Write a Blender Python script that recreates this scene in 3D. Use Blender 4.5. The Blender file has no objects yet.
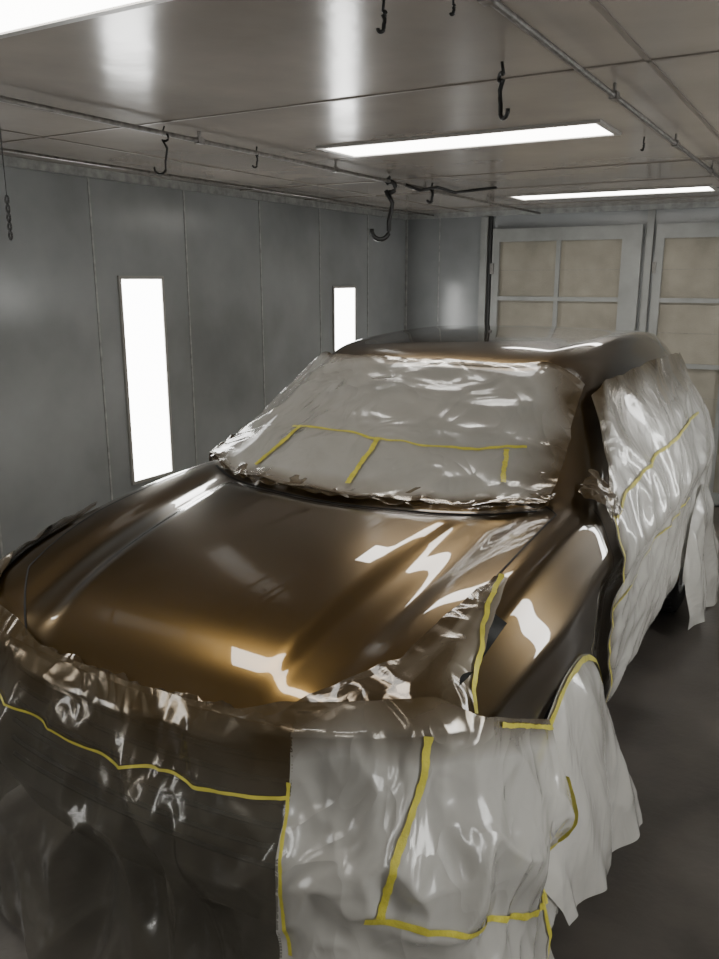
import bpy, math, random
import numpy as np
from mathutils import Vector, noise
random.seed(4)
scene = bpy.context.scene

# ------------------------------------------------------------------ materials
def new_mat(name):
    m = bpy.data.materials.new(name); m.use_nodes = True
    nt = m.node_tree
    for n in list(nt.nodes): nt.nodes.remove(n)
    out = nt.nodes.new('ShaderNodeOutputMaterial')
    return m, nt, out
def principled(name, col, rough=0.5, metal=0.0, coat=0.0, coat_rough=0.05, var=0.0, vscale=3.0,
               bump=0.0, bscale=40.0, stretch=(1,1,1), col2=None, rvar=0.0, alpha=1.0, spec=0.5):
    m, nt, out = new_mat(name)
    p = nt.nodes.new('ShaderNodeBsdfPrincipled')
    p.inputs['Base Color'].default_value = (*col, 1)
    p.inputs['Roughness'].default_value = rough
    p.inputs['Metallic'].default_value = metal
    p.inputs['Coat Weight'].default_value = coat
    p.inputs['Coat Roughness'].default_value = coat_rough
    p.inputs['Alpha'].default_value = alpha
    p.inputs['Specular IOR Level'].default_value = spec
    nt.links.new(p.outputs[0], out.inputs[0])
    tc = nt.nodes.new('ShaderNodeTexCoord'); mp = nt.nodes.new('ShaderNodeMapping')
    mp.inputs['Scale'].default_value = stretch
    nt.links.new(tc.outputs['Object'], mp.inputs[0])
    if var > 0 or col2 or rvar > 0:
        n = nt.nodes.new('ShaderNodeTexNoise'); n.inputs['Scale'].default_value = vscale
        n.inputs['Detail'].default_value = 6
        nt.links.new(mp.outputs[0], n.inputs['Vector'])
        r = nt.nodes.new('ShaderNodeValToRGB')
        r.color_ramp.elements[0].position = 0.3; r.color_ramp.elements[1].position = 0.72
        c2 = col2 if col2 else tuple(min(1, c*(1+var)) for c in col)
        c1 = col if col2 else tuple(c*(1-var) for c in col)
        r.color_ramp.elements[0].color = (*c1, 1); r.color_ramp.elements[1].color = (*c2, 1)
        nt.links.new(n.outputs['Fac'], r.inputs[0]); nt.links.new(r.outputs[0], p.inputs['Base Color'])
        if rvar > 0:
            mr = nt.nodes.new('ShaderNodeMapRange')
            mr.inputs['To Min'].default_value = max(0.02, rough-rvar); mr.inputs['To Max'].default_value = rough+rvar
            nt.links.new(n.outputs['Fac'], mr.inputs[0]); nt.links.new(mr.outputs[0], p.inputs['Roughness'])
    if bump > 0:
        n2 = nt.nodes.new('ShaderNodeTexNoise'); n2.inputs['Scale'].default_value = bscale
        n2.inputs['Detail'].default_value = 4
        nt.links.new(mp.outputs[0], n2.inputs['Vector'])
        b = nt.nodes.new('ShaderNodeBump'); b.inputs['Strength'].default_value = bump; b.inputs['Distance'].default_value = 0.01
        nt.links.new(n2.outputs['Fac'], b.inputs['Height']); nt.links.new(b.outputs[0], p.inputs['Normal'])
    return m
def emission(name, col, s):
    m, nt, out = new_mat(name)
    e = nt.nodes.new('ShaderNodeEmission'); e.inputs[0].default_value = (*col, 1); e.inputs[1].default_value = s
    nt.links.new(e.outputs[0], out.inputs[0]); return m

M_wall = principled('booth_wall_enamel', (0.27,0.28,0.284), 0.20, var=0.22, vscale=1.4, rvar=0.06, bump=0.14, bscale=6)
M_wallF = principled('booth_front_wall_enamel', (0.10,0.105,0.11), 0.4, var=0.2, vscale=1.5)
M_seam = principled('panel_seam', (0.31,0.315,0.305), 0.45, var=0.3, vscale=20)
M_seamd = principled('panel_gap_dark', (0.03,0.03,0.03), 0.7)
M_ceil = principled('booth_ceiling_enamel', (0.29,0.258,0.226), 0.17, var=0.25, vscale=1.2, rvar=0.07, bump=0.25, bscale=3.2, spec=.30)
M_floor = principled('booth_floor_concrete', (0.085,0.074,0.064), 0.42, var=0.4, vscale=2.5, rvar=0.15, bump=0.2, bscale=30)
M_frame = principled('door_frame_paint', (0.25,0.255,0.245), 0.4, var=0.15, vscale=5)
M_filter = principled('filter_pad', (0.27,0.25,0.205), 0.9, var=0.18, vscale=4, bump=0.3, bscale=120)
M_lamp = emission('lamp_diffuser', (1.0,0.965,0.90), 14.0)
M_lampw = emission('wall_lamp_diffuser', (0.98,0.98,0.95), 14.0)
M_lframe = principled('lamp_frame', (0.30,0.29,0.27), 0.4)
M_steel = principled('galvanised_steel', (0.22,0.21,0.20), 0.4, metal=0.8, var=0.4, vscale=30)
M_black = principled('black_rubber', (0.012,0.012,0.012), 0.6, bump=0.2, bscale=60)
M_hook = principled('hook_black_steel', (0.02,0.02,0.02), 0.35, metal=0.5)
M_dark = principled('dark_underbody', (0.01,0.01,0.01), 0.8)
M_glass = principled('tinted_glass', (0.02,0.022,0.022), 0.08, coat=0.5)
M_rim = principled('alloy_rim', (0.5,0.5,0.5), 0.3, metal=0.9)
M_tape = principled('masking_tape_yellow', (0.50,0.445,0.055), 0.45, var=0.25, vscale=18, bump=0.3, bscale=60)
M_gap = principled('shut_line', (0.008,0.006,0.004), 0.7)

def paint_mat():
    m, nt, out = new_mat('bronze_metallic_paint')
    p = nt.nodes.new('ShaderNodeBsdfPrincipled')
    p.inputs['Metallic'].default_value = 0.92
    p.inputs['Roughness'].default_value = 0.28
    p.inputs['Coat Weight'].default_value = 1.0
    p.inputs['Coat IOR'].default_value = 1.6
    p.inputs['Coat Roughness'].default_value = 0.008
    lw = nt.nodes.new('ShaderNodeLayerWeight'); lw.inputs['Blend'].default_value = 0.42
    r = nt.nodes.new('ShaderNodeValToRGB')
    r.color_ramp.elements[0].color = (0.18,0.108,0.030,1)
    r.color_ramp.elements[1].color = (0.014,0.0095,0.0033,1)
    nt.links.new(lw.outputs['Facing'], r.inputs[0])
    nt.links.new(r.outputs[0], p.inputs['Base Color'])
    nt.links.new(p.outputs[0], out.inputs[0])
    return m
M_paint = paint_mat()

def film_mat(name, alpha, base=(0.62,0.60,0.55), stretch=(1,1,1), rough=0.2, spray_alpha=0.97, nvar=0.5, crump=0.5, cs=5.0, coat=.8, brown=(0.11,0.075,0.033)):
    m, nt, out = new_mat(name)
    p = nt.nodes.new('ShaderNodeBsdfPrincipled')
    at = nt.nodes.new('ShaderNodeAttribute'); at.attribute_name = 'spray'
    tc = nt.nodes.new('ShaderNodeTexCoord'); mp = nt.nodes.new('ShaderNodeMapping')
    mp.inputs['Scale'].default_value = stretch
    nt.links.new(tc.outputs['Object'], mp.inputs[0])
    n = nt.nodes.new('ShaderNodeTexNoise'); n.inputs['Scale'].default_value = 4.5; n.inputs['Detail'].default_value = 5
    nt.links.new(mp.outputs[0], n.inputs['Vector'])
    ma = nt.nodes.new('ShaderNodeMath'); ma.operation = 'SUBTRACT'; ma.inputs[1].default_value = 0.5
    nt.links.new(n.outputs['Fac'], ma.inputs[0])
    ml = nt.nodes.new('ShaderNodeMath'); ml.operation = 'MULTIPLY'; ml.inputs[1].default_value = nvar
    nt.links.new(ma.outputs[0], ml.inputs[0])
    ad = nt.nodes.new('ShaderNodeMath'); ad.operation = 'ADD'; ad.use_clamp = True
    nt.links.new(ml.outputs[0], ad.inputs[0]); nt.links.new(at.outputs['Fac'], ad.inputs[1])
    mx = nt.nodes.new('ShaderNodeMix'); mx.data_type = 'RGBA'
    mx.inputs['A'].default_value = (*base,1); mx.inputs['B'].default_value = (*brown,1)
    nt.links.new(ad.outputs[0], mx.inputs['Factor']); nt.links.new(mx.outputs['Result'], p.inputs['Base Color'])
    p.inputs['Roughness'].default_value = rough
    p.inputs['Specular IOR Level'].default_value = 0.8
    p.inputs['Coat Weight'].default_value = coat; p.inputs['Coat Roughness'].default_value = 0.06
    mm = nt.nodes.new('ShaderNodeMath'); mm.operation = 'MULTIPLY'; mm.inputs[1].default_value = 0.5
    nt.links.new(ad.outputs[0], mm.inputs[0]); nt.links.new(mm.outputs[0], p.inputs['Metallic'])
    mr = nt.nodes.new('ShaderNodeMapRange'); mr.inputs['To Min'].default_value = alpha; mr.inputs['To Max'].default_value = spray_alpha
    nt.links.new(ad.outputs[0], mr.inputs[0]); nt.links.new(mr.outputs[0], p.inputs['Alpha'])
    n3 = nt.nodes.new('ShaderNodeTexNoise'); n3.inputs['Scale'].default_value = 3.0; n3.inputs['Detail'].default_value = 2; n3.inputs['Distortion'].default_value = 1.5
    nt.links.new(mp.outputs[0], n3.inputs['Vector'])
    va = nt.nodes.new('ShaderNodeVectorMath'); va.operation = 'MULTIPLY_ADD'
    nt.links.new(n3.outputs['Color'], va.inputs[0]); va.inputs[1].default_value = (0.5,0.5,0.5)
    nt.links.new(mp.outputs[0], va.inputs[2])
    v = nt.nodes.new('ShaderNodeTexVoronoi'); v.feature = 'F1'; v.inputs['Scale'].default_value = cs
    nt.links.new(va.outputs[0], v.inputs['Vector'])
    b1 = nt.nodes.new('ShaderNodeBump'); b1.inputs['Strength'].default_value = crump; b1.inputs['Distance'].default_value = 0.05
    nt.links.new(v.outputs['Distance'], b1.inputs['Height'])
    b2 = nt.nodes.new('ShaderNodeBump'); b2.inputs['Strength'].default_value = 0.4; b2.inputs['Distance'].default_value = 0.02
    nt.links.new(n3.outputs['Fac'], b2.inputs['Height']); nt.links.new(b1.outputs[0], b2.inputs['Normal'])
    nt.links.new(b2.outputs[0], p.inputs['Normal'])
    nt.links.new(p.outputs[0], out.inputs[0])
    return m
M_film = film_mat('masking_film_side', 0.86, base=(0.68,0.66,0.61), crump=.24, cs=4, coat=.6, rough=.26)
M_filmb = film_mat('masking_film_oversprayed', 0.84, base=(0.40,0.36,0.29), crump=.22, cs=8, coat=.7, brown=(0.085,0.055,0.022))
M_filmw = film_mat('masking_film_glass', 0.56, base=(0.62,0.60,0.55), cs=4.5, crump=.36)
M_films = film_mat('masking_film_skirt', 0.76, base=(0.54,0.525,0.485), stretch=(1,1,0.7), crump=.42)
M_filmc = film_mat('masking_film_clear_shaded', 0.54, base=(0.12,0.11,0.086), stretch=(1,1,0.7), spray_alpha=0.9, rough=.2, crump=.24, coat=.5)  # dark base colour holds the front's shade and overspray on see-through film

# ------------------------------------------------------------------ mesh helpers
class MB:
    def __init__(s): s.v=[]; s.f=[]; s.m=[]
    def box(s, a, b, mi=0):
        x0,y0,z0=a; x1,y1,z1=b; o=len(s.v)
        s.v += [(x0,y0,z0),(x1,y0,z0),(x1,y1,z0),(x0,y1,z0),(x0,y0,z1),(x1,y0,z1),(x1,y1,z1),(x0,y1,z1)]
        for q in ((0,3,2,1),(4,5,6,7),(0,1,5,4),(1,2,6,5),(2,3,7,6),(3,0,4,7)):
            s.f.append(tuple(o+i for i in q)); s.m.append(mi)
    def tube(s, pts, r, mi=0, n=10):
        pts=[Vector(p) for p in pts]; o=len(s.v); up=Vector((0.13,0.21,0.97)).normalized()
        for i,p in enumerate(pts):
            t=(pts[min(i+1,len(pts)-1)]-pts[max(i-1,0)]).normalized()
            a=t.cross(up)
            if a.length<0.05: a=t.cross(Vector((1,0,0)))
            a.normalize(); b=t.cross(a)
            rr = r[i] if isinstance(r,(list,tuple)) else r
            for k in range(n):
                an=2*math.pi*k/n; s.v.append(tuple(p+a*math.cos(an)*rr+b*math.sin(an)*rr))
        for i in range(len(pts)-1):
            for k in range(n):
                s.f.append((o+i*n+k,o+i*n+(k+1)%n,o+(i+1)*n+(k+1)%n,o+(i+1)*n+k)); s.m.append(mi)
        s.f.append(tuple(o+k for k in range(n))[::-1]); s.m.append(mi)
        s.f.append(tuple(o+(len(pts)-1)*n+k for k in range(n))); s.m.append(mi)
    def lathe(s, prof, c, mi=0, n=48):
        o=len(s.v); L=len(prof)
        for k in range(n):
            an=2*math.pi*k/n
            for x,r in prof: s.v.append((c[0]+x,c[1]+math.cos(an)*r,c[2]+math.sin(an)*r))
        for k in range(n):
            for i in range(L-1):
                s.f.append((o+k*L+i,o+k*L+i+1,o+((k+1)%n)*L+i+1,o+((k+1)%n)*L+i)); s.m.append(mi)
    def grid(s, P, nu, nv, mi=0):
        o=len(s.v); s.v += [tuple(p) for p in P]
        for i in range(nu-1):
            for j in range(nv-1):
                s.f.append((o+i*nv+j,o+i*nv+j+1,o+(i+1)*nv+j+1,o+(i+1)*nv+j)); s.m.append(mi)
    def build(s, name, mats, parent=None, smooth=False, loc=None, attr=None):
        me=bpy.data.meshes.new(name); me.from_pydata(s.v,[],s.f)
        for m in mats: me.materials.append(m)
        me.polygons.foreach_set('material_index', s.m)
        if smooth: me.polygons.foreach_set('use_smooth',[True]*len(s.f))
        if attr is not None:
            a=me.attributes.new('spray','FLOAT','POINT'); a.data.foreach_set('value', list(attr))
        me.update(); ob=bpy.data.objects.new(name, me); scene.collection.objects.link(ob)
        if parent: ob.parent=parent
        if loc: ob.location=loc
        return ob
def empty(name, loc=(0,0,0)):
    e=bpy.data.objects.new(name,None); e.location=loc; e.empty_display_size=0.2
    scene.collection.objects.link(e); return e

# ------------------------------------------------------------------ room
XL, XR, YB, YF, H = -4.0, 0.80, 7.8, -2.2, 2.64
b=MB(); b.box((XL-.1,YF-.1,-.1),(XR+.1,YB+.1,0)); b.build('floor',[M_floor])
b=MB(); b.box((XL-.1,YF-.1,H),(XR+.1,YB+.1,H+.1))
for y in (-0.6,0.55,2.75,5.05,5.9,7.25):
    b.box((XL,y-.008,H-.004),(XR,y+.008,H),1)
for x in (-3.3,-2.78,-.60,.1):
    b.box((x-.008,YF,H-.004),(x+.008,YB,H),1)
b.build('ceiling',[M_ceil, principled('ceiling_seam',(0.17,0.15,0.13),0.45)])
seams=[-1.41,-.57,.27,1.11,1.95,2.79,3.63,4.46,5.31,6.16,7.0]
b=MB(); b.box((XL-.1,YF-.1,0),(XL,YB+.1,H))
for y in seams: b.box((XL,y-.007,0),(XL+.005,y+.007,H),1)
b.build('wall_left',[M_wall,M_seam])
b=MB(); b.box((XR,YF-.1,0),(XR+.1,YB+.1,H))
for y in seams: b.box((XR-.005,y-.007,0),(XR,y+.007,H),1)
b.build('wall_right',[M_wall,M_seam])
b=MB(); b.box((XL,YB,0),(XR,YB+.1,H))
for x in (-3.62,): b.box((x-.006,YB-.004,0),(x+.006,YB,H),1)
b.build('wall_back',[M_wall,M_seam])
b=MB(); b.box((XL,YF-.1,0),(XR,YF,H)); b.build('wall_front',[M_wallF])
b=MB(); b.box((XL,YF,H-.05),(XL+.03,YB,H)); b.build('trim_1',[M_seam])
b=MB(); b.box((XL+.03,YB-.03,H-.045),(XR,YB,H)); b.build('trim_2',[M_seam])
b=MB(); b.box((XR-.03,YF,H-.05),(XR,YB-.03,H)); b.build('trim_3',[M_seam])
b=MB(); b.box((XL,YB-.02,0),(XL+.02,YB,H-.05)); b.build('trim_4',[M_seam])
b=MB(); b.box((-3.16,YB-.05,0),(-3.09,YB,H-.05)); b.build('trim_5',[M_frame])
b=MB(); b.box((-3.085,YB-.03,0),(-3.055,YB,H-.05)); b.build('trim_6',[M_seamd])
b=MB(); b.box((-1.60,YB-.04,0),(-1.54,YB,H-.05)); b.build('trim_7',[M_frame])
def filter_door(name, x0, x1):
    d=empty(name,(x0,YB,0)); w=x1-x0
    b=MB(); y0=-.06; zt=2.47
    b.box((0,y0,0.03),(.07,0,zt)); b.box((w-.17,y0,0.03),(w,0,zt))
    b.box((.07,y0,zt-.12),(w-.17,0,zt)); b.box((.07,y0,0.03),(w-.17,0,.13))
    iw=w-.24; mid=.07+iw/2
    b.box((mid-.02,y0+.005,.13),(mid+.02,0,zt-.12))
    rows=[.13,.69,1.25,1.82,zt-.12]
    for z in rows[1:-1]:
        b.box((.07,y0+.003,z-.02),(mid-.02,0,z+.02)); b.box((mid+.02,y0+.003,z-.02),(w-.17,0,z+.02))
    b.build('frame',[M_frame],d)
    b=MB()
    for k in range(4):
        for (a,c) in ((.07,mid-.02),(mid+.02,w-.17)):
            b.box((a,-.03,rows[k]),(c,-.001,rows[k+1]))
            zz=(rows[k]+rows[k+1])/2; b.box((a,-.033,zz-.0015),(c,-.03,zz+.0015),1)
    b.build('filter_pads',[M_filter,M_steel],d)
    b=MB(); 
    for z in (.5,1.3,2.1): b.box((-.012,-.075,z-.05),(.02,-.06,z+.05))
    b.box((w-.10,-.085,1.0),(w-.07,-.06,1.16))
    b.build('hinges_and_latch',[M_steel],d)
filter_door('door_1',-3.03,-1.63); filter_door('door_2',-1.51,-.11)
def ceiling_lamp(x0,x1,y0,y1):
    e=empty('ceiling_light',((x0+x1)/2,(y0+y1)/2,H)); w=(x1-x0)/2; l=(y1-y0)/2
    b=MB(); t=.025
    b.box((-w-t,-l-t,-.012),(w+t,-l,0)); b.box((-w-t,l,-.012),(w+t,l+t,0))
    b.box((-w-t,-l,-.012),(-w,l,0)); b.box((w,-l,-.012),(w+t,l,0)); b.build('frame',[M_lframe],e)
    b=MB(); b.box((-w,-l,-.007),(w,l,-.001)); b.build('diffuser',[M_lamp],e)
ceiling_lamp(-2.5,-1.28,1.25,1.57); ceiling_lamp(-2.34,-.99,3.64,3.96); ceiling_lamp(-2.38,-.93,6.42,6.74)
ceiling_lamp(-2.4,-1.0,-1.45,-1.12)  # unseen lamp continuing the row behind the camera, added for the hood-nose reflection
def wall_lamp(x,sgn,y0,y1,z0,z1):
    e=empty('wall_light',(x,(y0+y1)/2,z0)); l=(y1-y0)/2; h=z1-z0; t=.022
    def X(a): return sorted((sgn*0,sgn*a))
    b=MB(); a0,a1=X(.015)
    b.box((a0,-l-t,-t),(a1,-l,h+t)); b.box((a0,l,-t),(a1,l+t,h+t))
    b.box((a0,-l,-t),(a1,l,0)); b.box((a0,-l,h),(a1,l,h+t)); b.build('frame',[M_lframe],e)
    b=MB(); a0,a1=X(.008); b.box((a0,-l,0),(a1,l,h)); b.build('diffuser',[M_lampw],e)
for y in (-1.27,1.28,3.83,6.38):
    wall_lamp(XL,1,y,y+.36,.68,2.0 if y<5 else 1.92)
    wall_lamp(XR,-1,y,y+.36,.68,2.0)

def rail(name,x,z=2.60):
    b=MB(); b.tube([(x,YF+.01,z),(x,YB-.04,z)],.010)
    y=-1.6
    while y<7.6:
        b.box((x-.013,y-.02,z-.013),(x+.013,y+.02,z+.013)); b.box((x-.004,y-.008,z),(x+.004,y+.008,H)); y+=1.15
    b.build(name,[M_steel],smooth=False)
rail('ceiling_pipe',-2.58); rail('ceiling_pipe',-.76)
b=MB(); b.tube([(XL+.35,YF+.01,2.615),(XL+.35,7.7,2.615)],.008); b.build('ceiling_conduit',[M_steel])
def s_hook(x,y,z,L,r=.006,blk=True,dirx=0.4):
    c,s_=math.cos(dirx),math.sin(dirx)
    R=L*.15
    loc=[]
    for k in range(9):
        a=math.pi*1.6*k/8-math.pi*.3
        loc.append((R*.6*math.sin(a), -R*.6+R*.6*math.cos(a)))
    loc += [(R*.3,-L*.35),(R*.1,-L*.5),(-R*.1,-L*.65)]
    for k in range(10):
        a=math.pi*1.05*k/9
        loc.append((-R*.1 - R + R*math.cos(a), -L*.8 - R*math.sin(a)))
    P=[(x+c*u, y+s_*u, z+w) for u,w in loc]
    b=MB(); b.tube(P,r)
    b.tube([(P[0][0],P[0][1],z+.0),(x,y,z+.03)],r*.7)
    return b.build('hanging_hook',[M_hook if blk else M_steel],smooth=True)
s_hook(-2.58,2.78,2.60,.17,.005)
s_hook(-2.58,3.42,2.60,.07,.005)
s_hook(-2.58,4.80,2.60,.37,.015,dirx=.6)
s_hook(-2.50,5.25,2.60,.10,.010)
s_hook(-.99,2.55,2.61,.14,.007,dirx=2.5)
s_hook(-1.02,1.86,2.61,.045,.005)
s_hook(-.86,1.90,2.61,.02,.004)
s_hook(-.9,4.15,2.61,.03,.005)
b=MB(); b.tube([(-2.58,5.0,2.60),(-2.52,5.1,2.57),(-2.46,5.25,2.60),(-2.40,5.4,2.575),(-2.33,5.55,2.60),(-2.2,5.65,2.62)],.010)
b.build('air_hose',[M_hook],smooth=True)
o=MB(); o.tube([(-2.58,1.97,2.60),(-2.58,1.97,2.28)],.002)
for k in range(5): o.tube([(-2.58+.008*math.cos(a),1.97,2.27-k*.03+.014*math.sin(a)) for a in [i*math.pi/5 for i in range(11)]],.004)
o.build('hanging_chain',[M_hook],smooth=True)

# ------------------------------------------------------------------ car body surface
N=[
 [(.08,0,.93),(.085,.30,.94),(.10,.52,.955),(.15,.70,.985),(.21,.83,1.00),(.29,.90,.87),(.29,.91,.60),(.28,.87,.36),(.28,.70,.28)],
 [(.36,0,1.065),(.37,.30,1.068),(.38,.53,1.07),(.43,.72,1.095),(.50,.86,1.085),(.56,.925,.92),(.60,.93,.60),(.62,.89,.34),(.62,.72,.27)],
 [(.76,0,1.145),(.76,.30,1.15),(.78,.54,1.145),(.85,.74,1.165),(.92,.87,1.15),(.97,.94,.95),(1.0,.94,.62),(1.0,.90,.34),(1.0,.72,.27)],
 [(1.08,0,1.185),(1.10,.30,1.195),(1.16,.55,1.195),(1.28,.74,1.205),(1.33,.87,1.18),(1.33,.94,.96),(1.33,.935,.62),(1.33,.90,.34),(1.33,.72,.27)],
 [(1.20,0,1.23),(1.22,.30,1.23),(1.29,.54,1.23),(1.43,.73,1.235),(1.50,.875,1.175),(1.52,.94,.96),(1.52,.92,.62),(1.52,.90,.34),(1.52,.72,.27)],
 [(1.50,0,1.45),(1.52,.30,1.445),(1.59,.51,1.435),(1.73,.68,1.42),(1.78,.88,1.17),(1.80,.935,.95),(1.80,.905,.62),(1.80,.90,.34),(1.80,.72,.27)],
 [(1.80,0,1.65),(1.83,.29,1.645),(1.90,.47,1.635),(2.04,.62,1.605),(2.07,.885,1.17),(2.10,.93,.94),(2.10,.905,.62),(2.10,.90,.34),(2.10,.72,.27)],
 [(2.10,0,1.715),(2.12,.29,1.71),(2.20,.48,1.695),(2.32,.645,1.65),(2.40,.89,1.17),(2.40,.93,.94),(2.40,.905,.62),(2.40,.90,.34),(2.40,.72,.27)],
 [(2.90,0,1.74),(2.90,.30,1.735),(2.90,.50,1.72),(2.95,.66,1.67),(2.95,.89,1.18),(2.95,.93,.95),(2.95,.905,.62),(2.95,.90,.34),(2.95,.72,.27)],
 [(3.60,0,1.725),(3.60,.30,1.72),(3.60,.50,1.705),(3.60,.66,1.655),(3.60,.885,1.19),(3.60,.93,.97),(3.60,.92,.62),(3.60,.90,.34),(3.60,.72,.27)],
 [(4.15,0,1.67),(4.15,.30,1.665),(4.12,.49,1.65),(4.08,.63,1.60),(4.05,.87,1.20),(4.05,.92,.98),(4.05,.92,.62),(4.05,.89,.34),(4.05,.72,.27)],
 [(4.36,0,1.58),(4.35,.29,1.575),(4.32,.46,1.55),(4.27,.60,1.48),(4.32,.80,1.17),(4.35,.87,.97),(4.35,.88,.62),(4.35,.86,.34),(4.35,.70,.28)],
 [(4.56,0,1.12),(4.55,.30,1.12),(4.52,.50,1.11),(4.46,.68,1.08),(4.46,.77,1.02),(4.47,.82,.90),(4.50,.84,.62),(4.50,.82,.36),(4.50,.68,.30)],
 [(4.65,0,.62),(4.64,.30,.62),(4.61,.50,.62),(4.56,.68,.62),(4.54,.74,.62),(4.53,.77,.60),(4.53,.78,.52),(4.52,.76,.40),(4.52,.62,.32)],
]
A=np.array(N,float)
left=A[:, :0:-1].copy(); left[...,1]*=-1
NET=np.concatenate([left,A],axis=1)
NET=NET[...,[1,0,2]]
def pad(P):
    P=np.concatenate([2*P[:1]-P[1:2],P,2*P[-1:]-P[-2:-1]],0)
    P=np.concatenate([2*P[:,:1]-P[:,1:2],P,2*P[:,-1:]-P[:,-2:-1]],1); return P
def basis(f):
    return np.stack([(1-f)**3/6,(3*f**3-6*f**2+4)/6,(-3*f**3+3*f**2+3*f+1)/6,f**3/6],-1)
def evalB(PP,u,v):
    nu=PP.shape[0]-2; nv=PP.shape[1]-2
    u=np.clip(u,0,nu-1-1e-9); v=np.clip(v,0,nv-1-1e-9)
    iu=np.floor(u).astype(int); iv=np.floor(v).astype(int)
    bu=basis(u-iu); bv=basis(v-iv)
    out=np.zeros(u.shape+(3,))
    for a in range(4):
        for c in range(4):
            out+= (bu[...,a]*bv[...,c])[...,None]*PP[iu+a,iv+c]
    return out
Pn=NET.copy(); uu,vv=np.meshgrid(np.arange(14.),np.arange(17.),indexing='ij')
for k,wt in enumerate((.8,.5)): Pn=Pn+wt*(NET-evalB(pad(Pn),uu,vv))
PP=pad(Pn)
def sst(x): x=np.clip(x,0,1); return x*x*(3-2*x)
def S(u,v):
    u=np.asarray(u,float); v=np.asarray(v,float)
    P=evalB(PP,u,v+8)
    av=np.abs(v); vc=1.30+.13*u
    inner=sst((vc+.30-av)/.34); fade=sst((u+.1)/.9)*sst((3.35-u)/.6)
    P[...,2]+= .026*inner*fade
    vr=2.55+.12*u; P[...,2]+= -.012*np.exp(-((av-vr+.45)/.28)**2)*fade
    P[...,0]+= np.sign(v)*.014*np.exp(-((av-4.85)/.22)**2)*sst((11-u)/2)
    P[...,0]-= np.sign(v)*.010*np.exp(-((av-5.4)/.35)**2)*sst((11-u)/2)*sst((u-3.0)/1.0)
    P[...,0]+= np.sign(v)*.018*np.exp(-((av-5.3)/.5)**2)*np.exp(-((u-2.0)/.9)**2)
    nose=sst((.45-u)/.45)*sst((3.2-av)/.8)
    P[...,2]-= .022*nose**2
    return P
def Nrm(F,a,b,e=0.01):
    du=F(a+e,b)-F(a-e,b); dv=F(a,b+e)-F(a,b-e)
    n=np.cross(dv,du); return n/(np.linalg.norm(n,axis=-1,keepdims=True)+1e-9)

CX,CY=-1.57,1.36
car=empty('car',(CX,CY,0))
film=empty('masking_plastic'); film.parent=car
nu,nv=13*14+1,16*16+1
U,V=np.meshgrid(np.linspace(0,13,nu),np.linspace(-8,8,nv),indexing='ij')
G=S(U,V)
WHS=((1.0,.37),(3.72,.37)); RA=.44
inside=np.zeros(G.shape[:2],bool)
for (ws,wz) in WHS:
    dy=G[...,1]-ws; dz=G[...,2]-wz; r=np.sqrt(dy*dy+dz*dz)
    ins=(r<RA)&(np.abs(V)>4.3)
    inside|=ins
    sc=np.where(ins,RA/np.maximum(r,1e-3),1.0)
    G[...,1]=np.where(ins,ws+dy*sc,G[...,1]); G[...,2]=np.where(ins,wz+dz*sc,G[...,2])
verts=G.reshape(-1,3)
b=MB(); b.v=[tuple(p) for p in verts]
for i in range(nu-1):
    for j in range(nv-1):
        if inside[i,j] and inside[i+1,j] and inside[i,j+1] and inside[i+1,j+1]: continue
        u=(U[i,j]+U[i+1,j])/2; v=abs((V[i,j]+V[i,j+1])/2); mi=0
        if 3.85<u<6.0 and v<2.75: mi=1
        if 11.1<u<11.95 and v<2.6: mi=1
        if 3.35<v<3.92 and 5.2+ (3.92-v)*1.8<u<10.6 and not(7.6<u<7.8): mi=1
        b.f.append((i*nv+j,i*nv+j+1,(i+1)*nv+j+1,(i+1)*nv+j)); b.m.append(mi)
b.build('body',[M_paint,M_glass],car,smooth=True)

def resample(path,n):
    P=np.array(path,float); d=np.r_[0,np.cumsum(np.linalg.norm(np.diff(P,axis=0),axis=1))]
    t=np.linspace(0,d[-1],n); return np.stack([np.interp(t,d,P[:,k]) for k in range(P.shape[1])],-1)
def ribbon(mb,F,path,width,off,n=60,mi=0,jit=0.0):
    q=resample(path,n); a,c=q[:,0],q[:,1]
    P=F(a,c); nn=Nrm(F,a,c,0.03)
    if nn.shape!=P.shape: nn=nn.reshape(P.shape)
    T=np.gradient(P,axis=0); T/=np.linalg.norm(T,axis=1,keepdims=True)+1e-9
    B=np.cross(nn,T); B/=np.linalg.norm(B,axis=1,keepdims=True)+1e-9
    w=width*(1+jit*np.array([noise.noise(Vector((k*.37,1.3,off*9))) for k in range(n)]))[:,None]
    j=(jit*.4*width*np.array([noise.noise(Vector((k*.21,5.3,1))) for k in range(n)]))[:,None]
    L=P+nn*off-B*(w/2+j); R=P+nn*off+B*(w/2-j)
    mb.grid(np.stack([L,P+nn*(off+width*.04),R],1).reshape(-1,3),n,3,mi)

b=MB()
for sg in (1,-1):
    ribbon(b,S,[(0.02,1.6*sg),(.35,2.3*sg),(.65,2.95*sg),(1.6,3.32*sg),(3.15,3.34*sg)],.007,.0015,80)
    ribbon(b,S,[(3.15,3.34*sg),(3.6,3.0*sg),(4.6,2.98*sg),(6.05,3.0*sg)],.006,.0015,60)
    ribbon(b,S,[(4.15,3.9*sg),(4.1,5*sg),(3.95,7*sg)],.006,.0015,50)
    ribbon(b,S,[(7.3,3.3*sg),(7.4,5*sg),(7.4,7*sg)],.006,.0015,50)
ribbon(b,S,[(3.35,-2.9),(3.3,0),(3.35,2.9)],.012,.0015,80)
ribbon(b,S,[(6.12,-2.7),(6.06,0),(6.12,2.7)],.010,.0015,60)
b.build('shut_lines',[M_gap],car)

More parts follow.
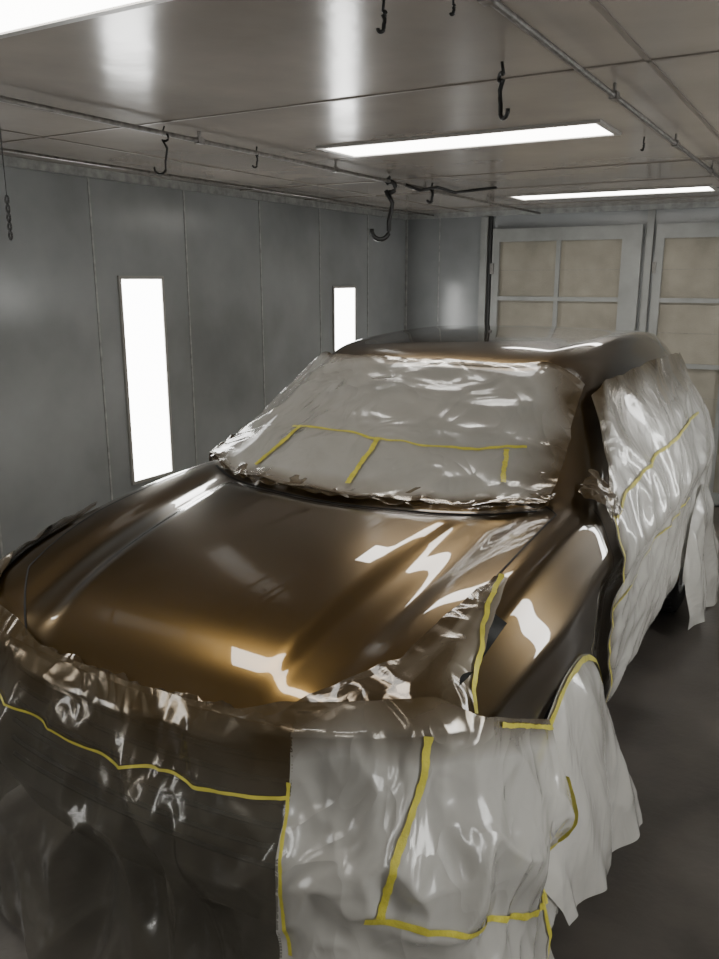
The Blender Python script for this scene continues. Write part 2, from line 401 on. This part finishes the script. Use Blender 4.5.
half=[(.05,0,.915),(.055,.25,.922),(.07,.45,.935),(.10,.66,.975),(.16,.82,1.0),(.26,.93,.995),(.45,.97,.90),(.66,.98,.80)]
full=[(s,-t,z) for s,t,z in half[:0:-1]]+half
full=np.array(full); full=full[:,[1,0,2]]
d=np.r_[0,np.cumsum(np.linalg.norm(np.diff(full,axis=0),axis=1))]; d=d/d[-1]*2-1
def smooth_path(w):
    w=np.clip(w,-1,1); out=np.zeros(w.shape+(3,))
    k=0.05
    for o_,g in ((-k,.25),(0,.5),(k,.25)):
        for c in range(3): out[...,c]+=g*np.interp(w+o_,d,full[:,c])
    return out
def path_frame(w):
    P=smooth_path(w); T=smooth_path(np.clip(w+.02,-1,1))-smooth_path(np.clip(w-.02,-1,1)); T[...,2]=0
    T/=np.linalg.norm(T,axis=-1,keepdims=True)+1e-9
    O=np.stack([T[...,1],-T[...,0],0*T[...,0]],-1); return P,O
def fascia(w,q):
    P,O=path_frame(w); z=(P[...,2]-.01)*(1-q)+.26*q
    off=-.035+.05*np.exp(-((z-.58)/.16)**2)-.06*np.clip((.42-z)/.15,0,1)
    R=P+O*off[...,None]; R[...,2]=z; return R
def grid_ab(a0,a1,na,b0,b1,nb): return np.meshgrid(np.linspace(a0,a1,na),np.linspace(b0,b1,nb),indexing='ij')
w,q=grid_ab(-1,1,120,0,1,30)
b=MB(); b.grid(fascia(w,q).reshape(-1,3),120,30); b.build('front_bumper',[principled('primed_bumper',(0.03,0.022,0.014),0.4)],car,smooth=True)
b=MB()
for k in range(6):
    z=.55+k*.055
    w_=np.linspace(-.36,.36,30); qq=(.925-z)/(.925-.26)+0*w_
    P=fascia(w_,qq); b.tube([tuple(p) for p in P],.009,0,6)
b.build('grille',[M_dark],car)
b=MB()
for sg in (1,-1):
    ribbon(b,S,[(.12,3.7*sg),(.7,3.85*sg),(1.3,3.8*sg)],.09,.003,30)
b.build('headlights',[M_glass],car)
b=MB(); b.box((-.60,.55,.30),(.60,4.45,.62)); b.build('underbody',[M_dark],car)
b=MB()
for ws,wz in WHS:
    for sg in (1,-1):
        n=28; pr=[]
        for k in range(n+1):
            a=-.25+ (math.pi+.5)*k/n
            for x in (.60,.90): pr.append((sg*x,ws+math.cos(a)*(RA+.0),wz+math.sin(a)*(RA+.0)))
        b.grid(pr,n+1,2)
        pts=[(sg*.930,ws+math.cos(a)*RA,wz+math.sin(a)*RA) for a in [ -.05+(math.pi+.1)*k/30 for k in range(31)]]
        b.tube(pts,.013,1,8)
b.build('wheel_arches',[M_dark,M_paint],car,smooth=True)
def wheel(ws,wz,sg,turn=0):
    b=MB(); R=.355; c=(0,0,0)
    b.lathe([(-.11,.22),(-.115,.30),(-.10,.335),(-.07,R),(.07,R),(.10,.335),(.115,.30),(.11,.235),(.09,.225)],c,0)
    b.lathe([(.09,.235),(.105,.232),(.10,.22),(.04,.21),(-.08,.20)],c,1)
    b.lathe([(.06,.06),(.085,.055),(.09,.0)],c,1,24)
    b.lathe([(-.02,.20),(-.02,.0)],c,2,32)
    for k in range(10):
        a=2*math.pi*k/10
        ca,sa=math.cos(a),math.sin(a)
        o=len(b.v)
        for rr,ww,x in ((.03,.022,.085),(.215,.016,.095)):
            for dx in (0,-.03):
                for s2 in (-1,1):
                    b.v.append((x+dx, ca*rr-sa*ww*s2, sa*rr+ca*ww*s2))
        for f in ((0,1,5,4),(2,6,7,3),(0,4,6,2),(1,3,7,5)): b.f.append(tuple(o+i for i in f)); b.m.append(1)
    for k in range(40):
        a=2*math.pi*k/40
        P=[(-.09,math.cos(a)*.35,math.sin(a)*.35),(.09,math.cos(a+.04)*.35,math.sin(a+.04)*.35)]
        b.tube(P,.008,0,4)
    ob=b.build('wheel',[M_black,M_rim,M_dark],car,smooth=True)
    ob.location=(sg*.80,ws,wz-.01); ob.rotation_euler=(0,0,(math.pi if sg<0 else 0)+turn)
    return ob
wheel(1.0,.37,1,-.30); wheel(1.0,.37,-1,-.30); wheel(3.72,.37,1); wheel(3.72,.37,-1)
b=MB()
for sg in (1,-1): ribbon(b,S,[(11.4,3.9*sg),(12.1,3.9*sg)],.16,.004,20)
b.build('tail_lights',[principled('tail_lamp',(0.25,0.01,0.01),.2)],car)

# ------------------------------------------------------------------ films
def ridged(P,sc,amp,seed=0.0,octv=2):
    out=np.zeros(P.shape[:-1]); fl=P.reshape(-1,3); o=out.reshape(-1)
    for i,p in enumerate(fl):
        q=Vector((p[0]*sc[0]+seed,p[1]*sc[1]+seed*1.7,p[2]*sc[2]-seed)); a=1.0; t=0
        wq=noise.noise(q*.5)*.8; q=q+Vector((wq,-wq,wq))
        for k in range(octv):
            n=noise.noise(q); t+=a*(1-2.2*abs(n)); q=q*1.9+Vector((3.1,1.7,9.2)); a*=.42
        o[i]=t
    return out*amp
def surf_film(uvmap,base,amp,sc,seed,octv=2):
    def F(a,c):
        u,v=uvmap(a,c); P=S(u,v); n=Nrm(S,u,v,.02)
        h=base+np.maximum(ridged(P,sc,amp,seed,octv),-base*.7)
        return P+n*h[...,None]
    return F
def build_film(name,F,na,nb,spray,mat,rng=(0,1,0,1)):
    a,c=grid_ab(rng[0],rng[1],na,rng[2],rng[3],nb)
    P=F(a,c); b=MB(); b.grid(P.reshape(-1,3),na,nb)
    return b.build(name,[mat],film,smooth=True,attr=np.clip(spray(a,c,P),0,1).reshape(-1))
def n1(x,y,z=0.): return noise.noise(Vector((float(x),float(y),float(z))))
vn=np.vectorize(n1)

def uv_ws(a,c):
    u0=3.42+.10*vn(c*9,2.1)+.04*vn(c*30,4.); u1=6.0+.03*vn(c*14,7.7)
    v0=-3.42+.10*vn(a*6,1.2); v1=3.04+.04*vn(a*8,3.1)
    return u0+(u1-u0)*a, v0+(v1-v0)*c
F_ws=surf_film(uv_ws,.022,.018,(2.6,3.2,4.2),2.0)
def sp_ws(a,c,P):
    e=np.minimum(a*.75,np.minimum((1-a)*2.4,np.minimum((1-c)*1.4,c*3)))
    return 1.0-e*5.0+.45*vn(c*7,a*7)
build_film('windshield_film',F_ws,120,150,sp_ws,M_filmw)
def uv_cw(a,c):
    v=-3.35+6.45*c; u0=3.36+.12*vn(c*14,9.1)+.05*vn(c*40,3.3); u1=3.95+.25*vn(c*10,6.6)
    return u0+(u1-u0)*a, v
F_cw=surf_film(uv_cw,.018,.013,(9,9,9),5.0)
build_film('cowl_film',F_cw,26,220,lambda a,c,P:1.1-.5*a+.3*vn(c*20,a*3),M_filmb)

def mk_side(sg,seed):
    def uvm(a,c):
        v=3.18+(7.45-3.18)*c+.04*vn(a*14,3.3)*(1-c)
        u0=np.where(v<4.1,5.95-(v-3.18)/(4.1-3.18)*1.7,4.25)+.03*vn(c*16,5)
        u1=11.2+.1*vn(c*5,9)
        return u0+(u1-u0)*a, v*sg
    return surf_film(uvm,.022,.018,(3,2.2,2.6),seed), uvm
F_side,uv_side=mk_side(1,6.0); F_sideL,_=mk_side(-1,11.0)
def sp_side(a,c,P):
    e=np.minimum(a*4.5,c*2.0); return 1.0-e*3.6+.3*vn(a*12,c*6)
build_film('side_film_a',F_side,170,90,sp_side,M_film)
build_film('side_film_b',F_sideL,100,50,sp_side,M_film)
for sg,nm in ((1,'pillar_film_a'),(-1,'pillar_film_b')):
    Fm=surf_film(lambda a,c:(4.0+.65*a+.06*vn(c*6,1),sg*(3.45+.75*c+.06*vn(a*6,2))),.030,.022,(9,9,9),3.3)
    build_film(nm,Fm,40,40,lambda a,c,P:.9-.3*c+.3*vn(a*5,c*5),M_filmb)
for sg,nm in ((1,'rear_film_a'),(-1,'rear_film_b')):
    Fm=surf_film(lambda a,c:(11.0+1.9*a,sg*(3.4+4.4*c)),.030,.020,(4,4,3),8.3)
    build_film(nm,Fm,60,60,lambda a,c,P:.3-c,M_film)
def mk_wheelfilm(sg,ws,a0,a1,bot,flare,seed,zb):
    def F(a,c):
        c=np.clip(c,0,1)
        ang=a0+(a1-a0)*a
        ty=ws+np.cos(ang)*(RA+.015); tz=.37+np.sin(ang)*(RA+.015)
        by=bot[0]+(bot[1]-bot[0])*a; bz=zb+.04*vn(a*4,seed)+.08*(1-a)
        k=c**1.1
        y=ty*(1-k)+by*k; z=tz*(1-k)+bz*k
        x=.960+.02*np.sin(np.pi*c)+flare*k*(.7+.3*a)
        fold=(np.sin(a*13+seed)*.5+np.sin(a*27+seed*2)*.25)*.04*c
        x=x+fold; y=y+.4*fold
        P=np.stack([x*sg,y,z],-1)
        P[...,0]+=sg*np.clip(ridged(P,(4,4,2),.018,seed),-.025,.025)*np.clip(c*6,.2,1)
        return P
    return F
F_fw=mk_wheelfilm(1,1.0,math.pi*.97,math.pi*.0,(.66,1.38),.18,3.0,.10)
build_film('front_wheel_film',F_fw,90,80,lambda a,c,P:.3-c*2.5,M_film)
F_fwL=mk_wheelfilm(-1,1.0,math.pi*.90,math.pi*.02,(.74,1.36),.18,8.0,.10)
build_film('front_wheel_film_far',F_fwL,60,40,lambda a,c,P:.35-c*2.5,M_film)
F_rw=mk_wheelfilm(1,3.72,math.pi*1.0,math.pi*.0,(3.25,4.3),.10,5.0,-.01)
build_film('rear_wheel_film',F_rw,60,50,lambda a,c,P:.1-c,M_film)

def F_skirt(w,q):
    P,O=path_frame(w); top=P[...,2]+.020; bz=.03
    q=np.clip(q,0,1)
    z=top*(1-q)+bz*q
    side=np.clip((np.abs(w)-.55)/.45,0,1)
    cen=sst((.36-np.abs(w))/.12)
    off=.006+.055*np.exp(-((z-.60)/.17)**2)+.10*np.clip((.6-z)/.6,0,1)*(1-.6*side)-.03*np.clip(1-q*14,0,1)*cen-.05*np.clip(1-q*30,0,1)*(1-cen)*sst((.72-np.abs(w))/.1)+.006*(1-cen)
    amp=.004+.028*q
    f=np.sin(w*19+1.3*np.sin(w*9))*.5+np.sin(w*37+2*q+np.sin(w*17))*.3
    off=off+f*amp*np.clip(q*1.6,0.05,1)
    R=P+O*off[...,None]; R[...,2]=z+.03*np.clip(1-q*30,0,1)*(1-cen)*sst((.72-np.abs(w))/.1)
    r=ridged(R,(4.2,4.2,3.0),.038,4.0)*(.08+.92*np.clip(q*3,0,1))
    return R+O*np.maximum(r,-.018)[...,None]
WS=.38
build_film('front_skirt_film',F_skirt,160,120,lambda w,q,P:.9-q*9+.3*vn(w*9,q*5)+.3*np.clip((.48-w)*6,0,1),M_films,(WS,1,0,1))
build_film('grille_film',F_skirt,220,100,lambda w,q,P:1.0-q*4+.4*vn(w*6,q*5)+.1,M_filmc,(-1,WS+.004,0,1))
def uv_lip(a,c):
    v=-1.9+3.8*c; u=-.02+ (.09+.05*vn(c*16,2.2)+.03*vn(c*40,1.))*a
    return np.maximum(u,0),v
F_lip=surf_film(uv_lip,.005,.004,(12,12,12),9.0)
build_film('hood_edge_film',F_lip,12,200,lambda w,q,P:0*w+1.0,M_filmb)
def mk_head(sg,seed,V0,V1):
    def uvm(a,c):
        u=0.0+1.7*a; v0=np.interp(a,[0,.2,.38,1],V0); v1=np.interp(a,[0,.18,.4,1],V1)
        return u, sg*(v0+(v1-v0)*c+.04*vn(a*9,c*2))
    return surf_film(uvm,.012,.011,(6,6,6),seed)
F_hd=mk_head(1,1.5,[1.55,2.25,2.95,3.36],[5.2,4.6,4.15,3.6]); F_hdL=mk_head(-1,7.5,[2.6,3.3,3.7,3.75],[5.4,5.0,4.6,4.1])
sp_h=lambda a,c,P:1.15+.45*vn(a*4,c*4)-.8*c*(.35+a)
build_film('headlight_film_a',F_hd,80,90,sp_h,M_filmb)
build_film('headlight_film_b',F_hdL,70,60,sp_h,M_filmb)

# ------------------------------------------------------------------ tape
b=MB()
W=.019
def tp(F,path,off=.006,n=70,w=W): ribbon(b,F,path,w,off,n,0,.35)
tp(F_ws,[(.49,.33),(.50,.42),(.47,.55),(.49,.75),(.48,.9)],.008,60,.010)
tp(F_ws,[(.50,.36),(.20,.30)],.008,60,.022); tp(F_ws,[(.47,.56),(.18,.55)],.008,60,.022); tp(F_ws,[(.47,.85),(.27,.87)],.008,60,.018)
tp(F_side,[(.003,.20),(.003,.45),(.004,.75),(.004,1.0)],.006,80,.016)
tp(F_side,[(.02,.25),(.12,.205),(.35,.19),(.7,.18)],.006,90,.016)
tp(F_side,[(.01,.55),(.25,.50),(.6,.5)],.006,70,.008)
tp(F_fw,[(0.0,.03),(.3,.03),(.6,.03),(1.0,.03)],.008,90,.018)
tp(F_skirt,[(.61,.04),(.60,.15),(.56,.32),(.54,.47)],.006,80)
tp(F_skirt,[(.52,.47),(.72,.56),(.93,.68)],.006,60,.018)
tp(F_skirt,[(.93,.64),(.93,.98)],.006,30,.016)
tp(F_skirt,[(.99,.20),(.99,.45),(.94,.68)],.008,50,.016)
tp(F_skirt,[(.76,.02),(.85,.02),(.99,.03)],.008,50,.012)
tp(F_skirt,[(-.45,.20),(0.0,.22),(.38,.20)],.006,80,.008)
tp(F_skirt,[(WS,.16),(WS+.01,.4),(WS+.02,.62)],.008,80,.009)
tp(F_hd,[(1.0,.5),(.7,.82),(.4,.99),(.18,.99)],.008,60,.014)
b.build('yellow_tape',[M_tape],film,smooth=True)

# ------------------------------------------------------------------ camera
cam=bpy.data.cameras.new('camera'); co=bpy.data.objects.new('camera',cam); scene.collection.objects.link(co)
cam.sensor_fit='VERTICAL'; cam.sensor_height=36; cam.lens=815/959*36
co.location=(0,0,2.0); co.rotation_euler=(math.radians(90-13.8),0,math.radians(30.3))
cam.clip_start=.05
scene.camera=co
w_=bpy.data.worlds.new('world'); scene.world=w_; w_.use_nodes=True
w_.node_tree.nodes['Background'].inputs[0].default_value=(.02,.02,.02,1)
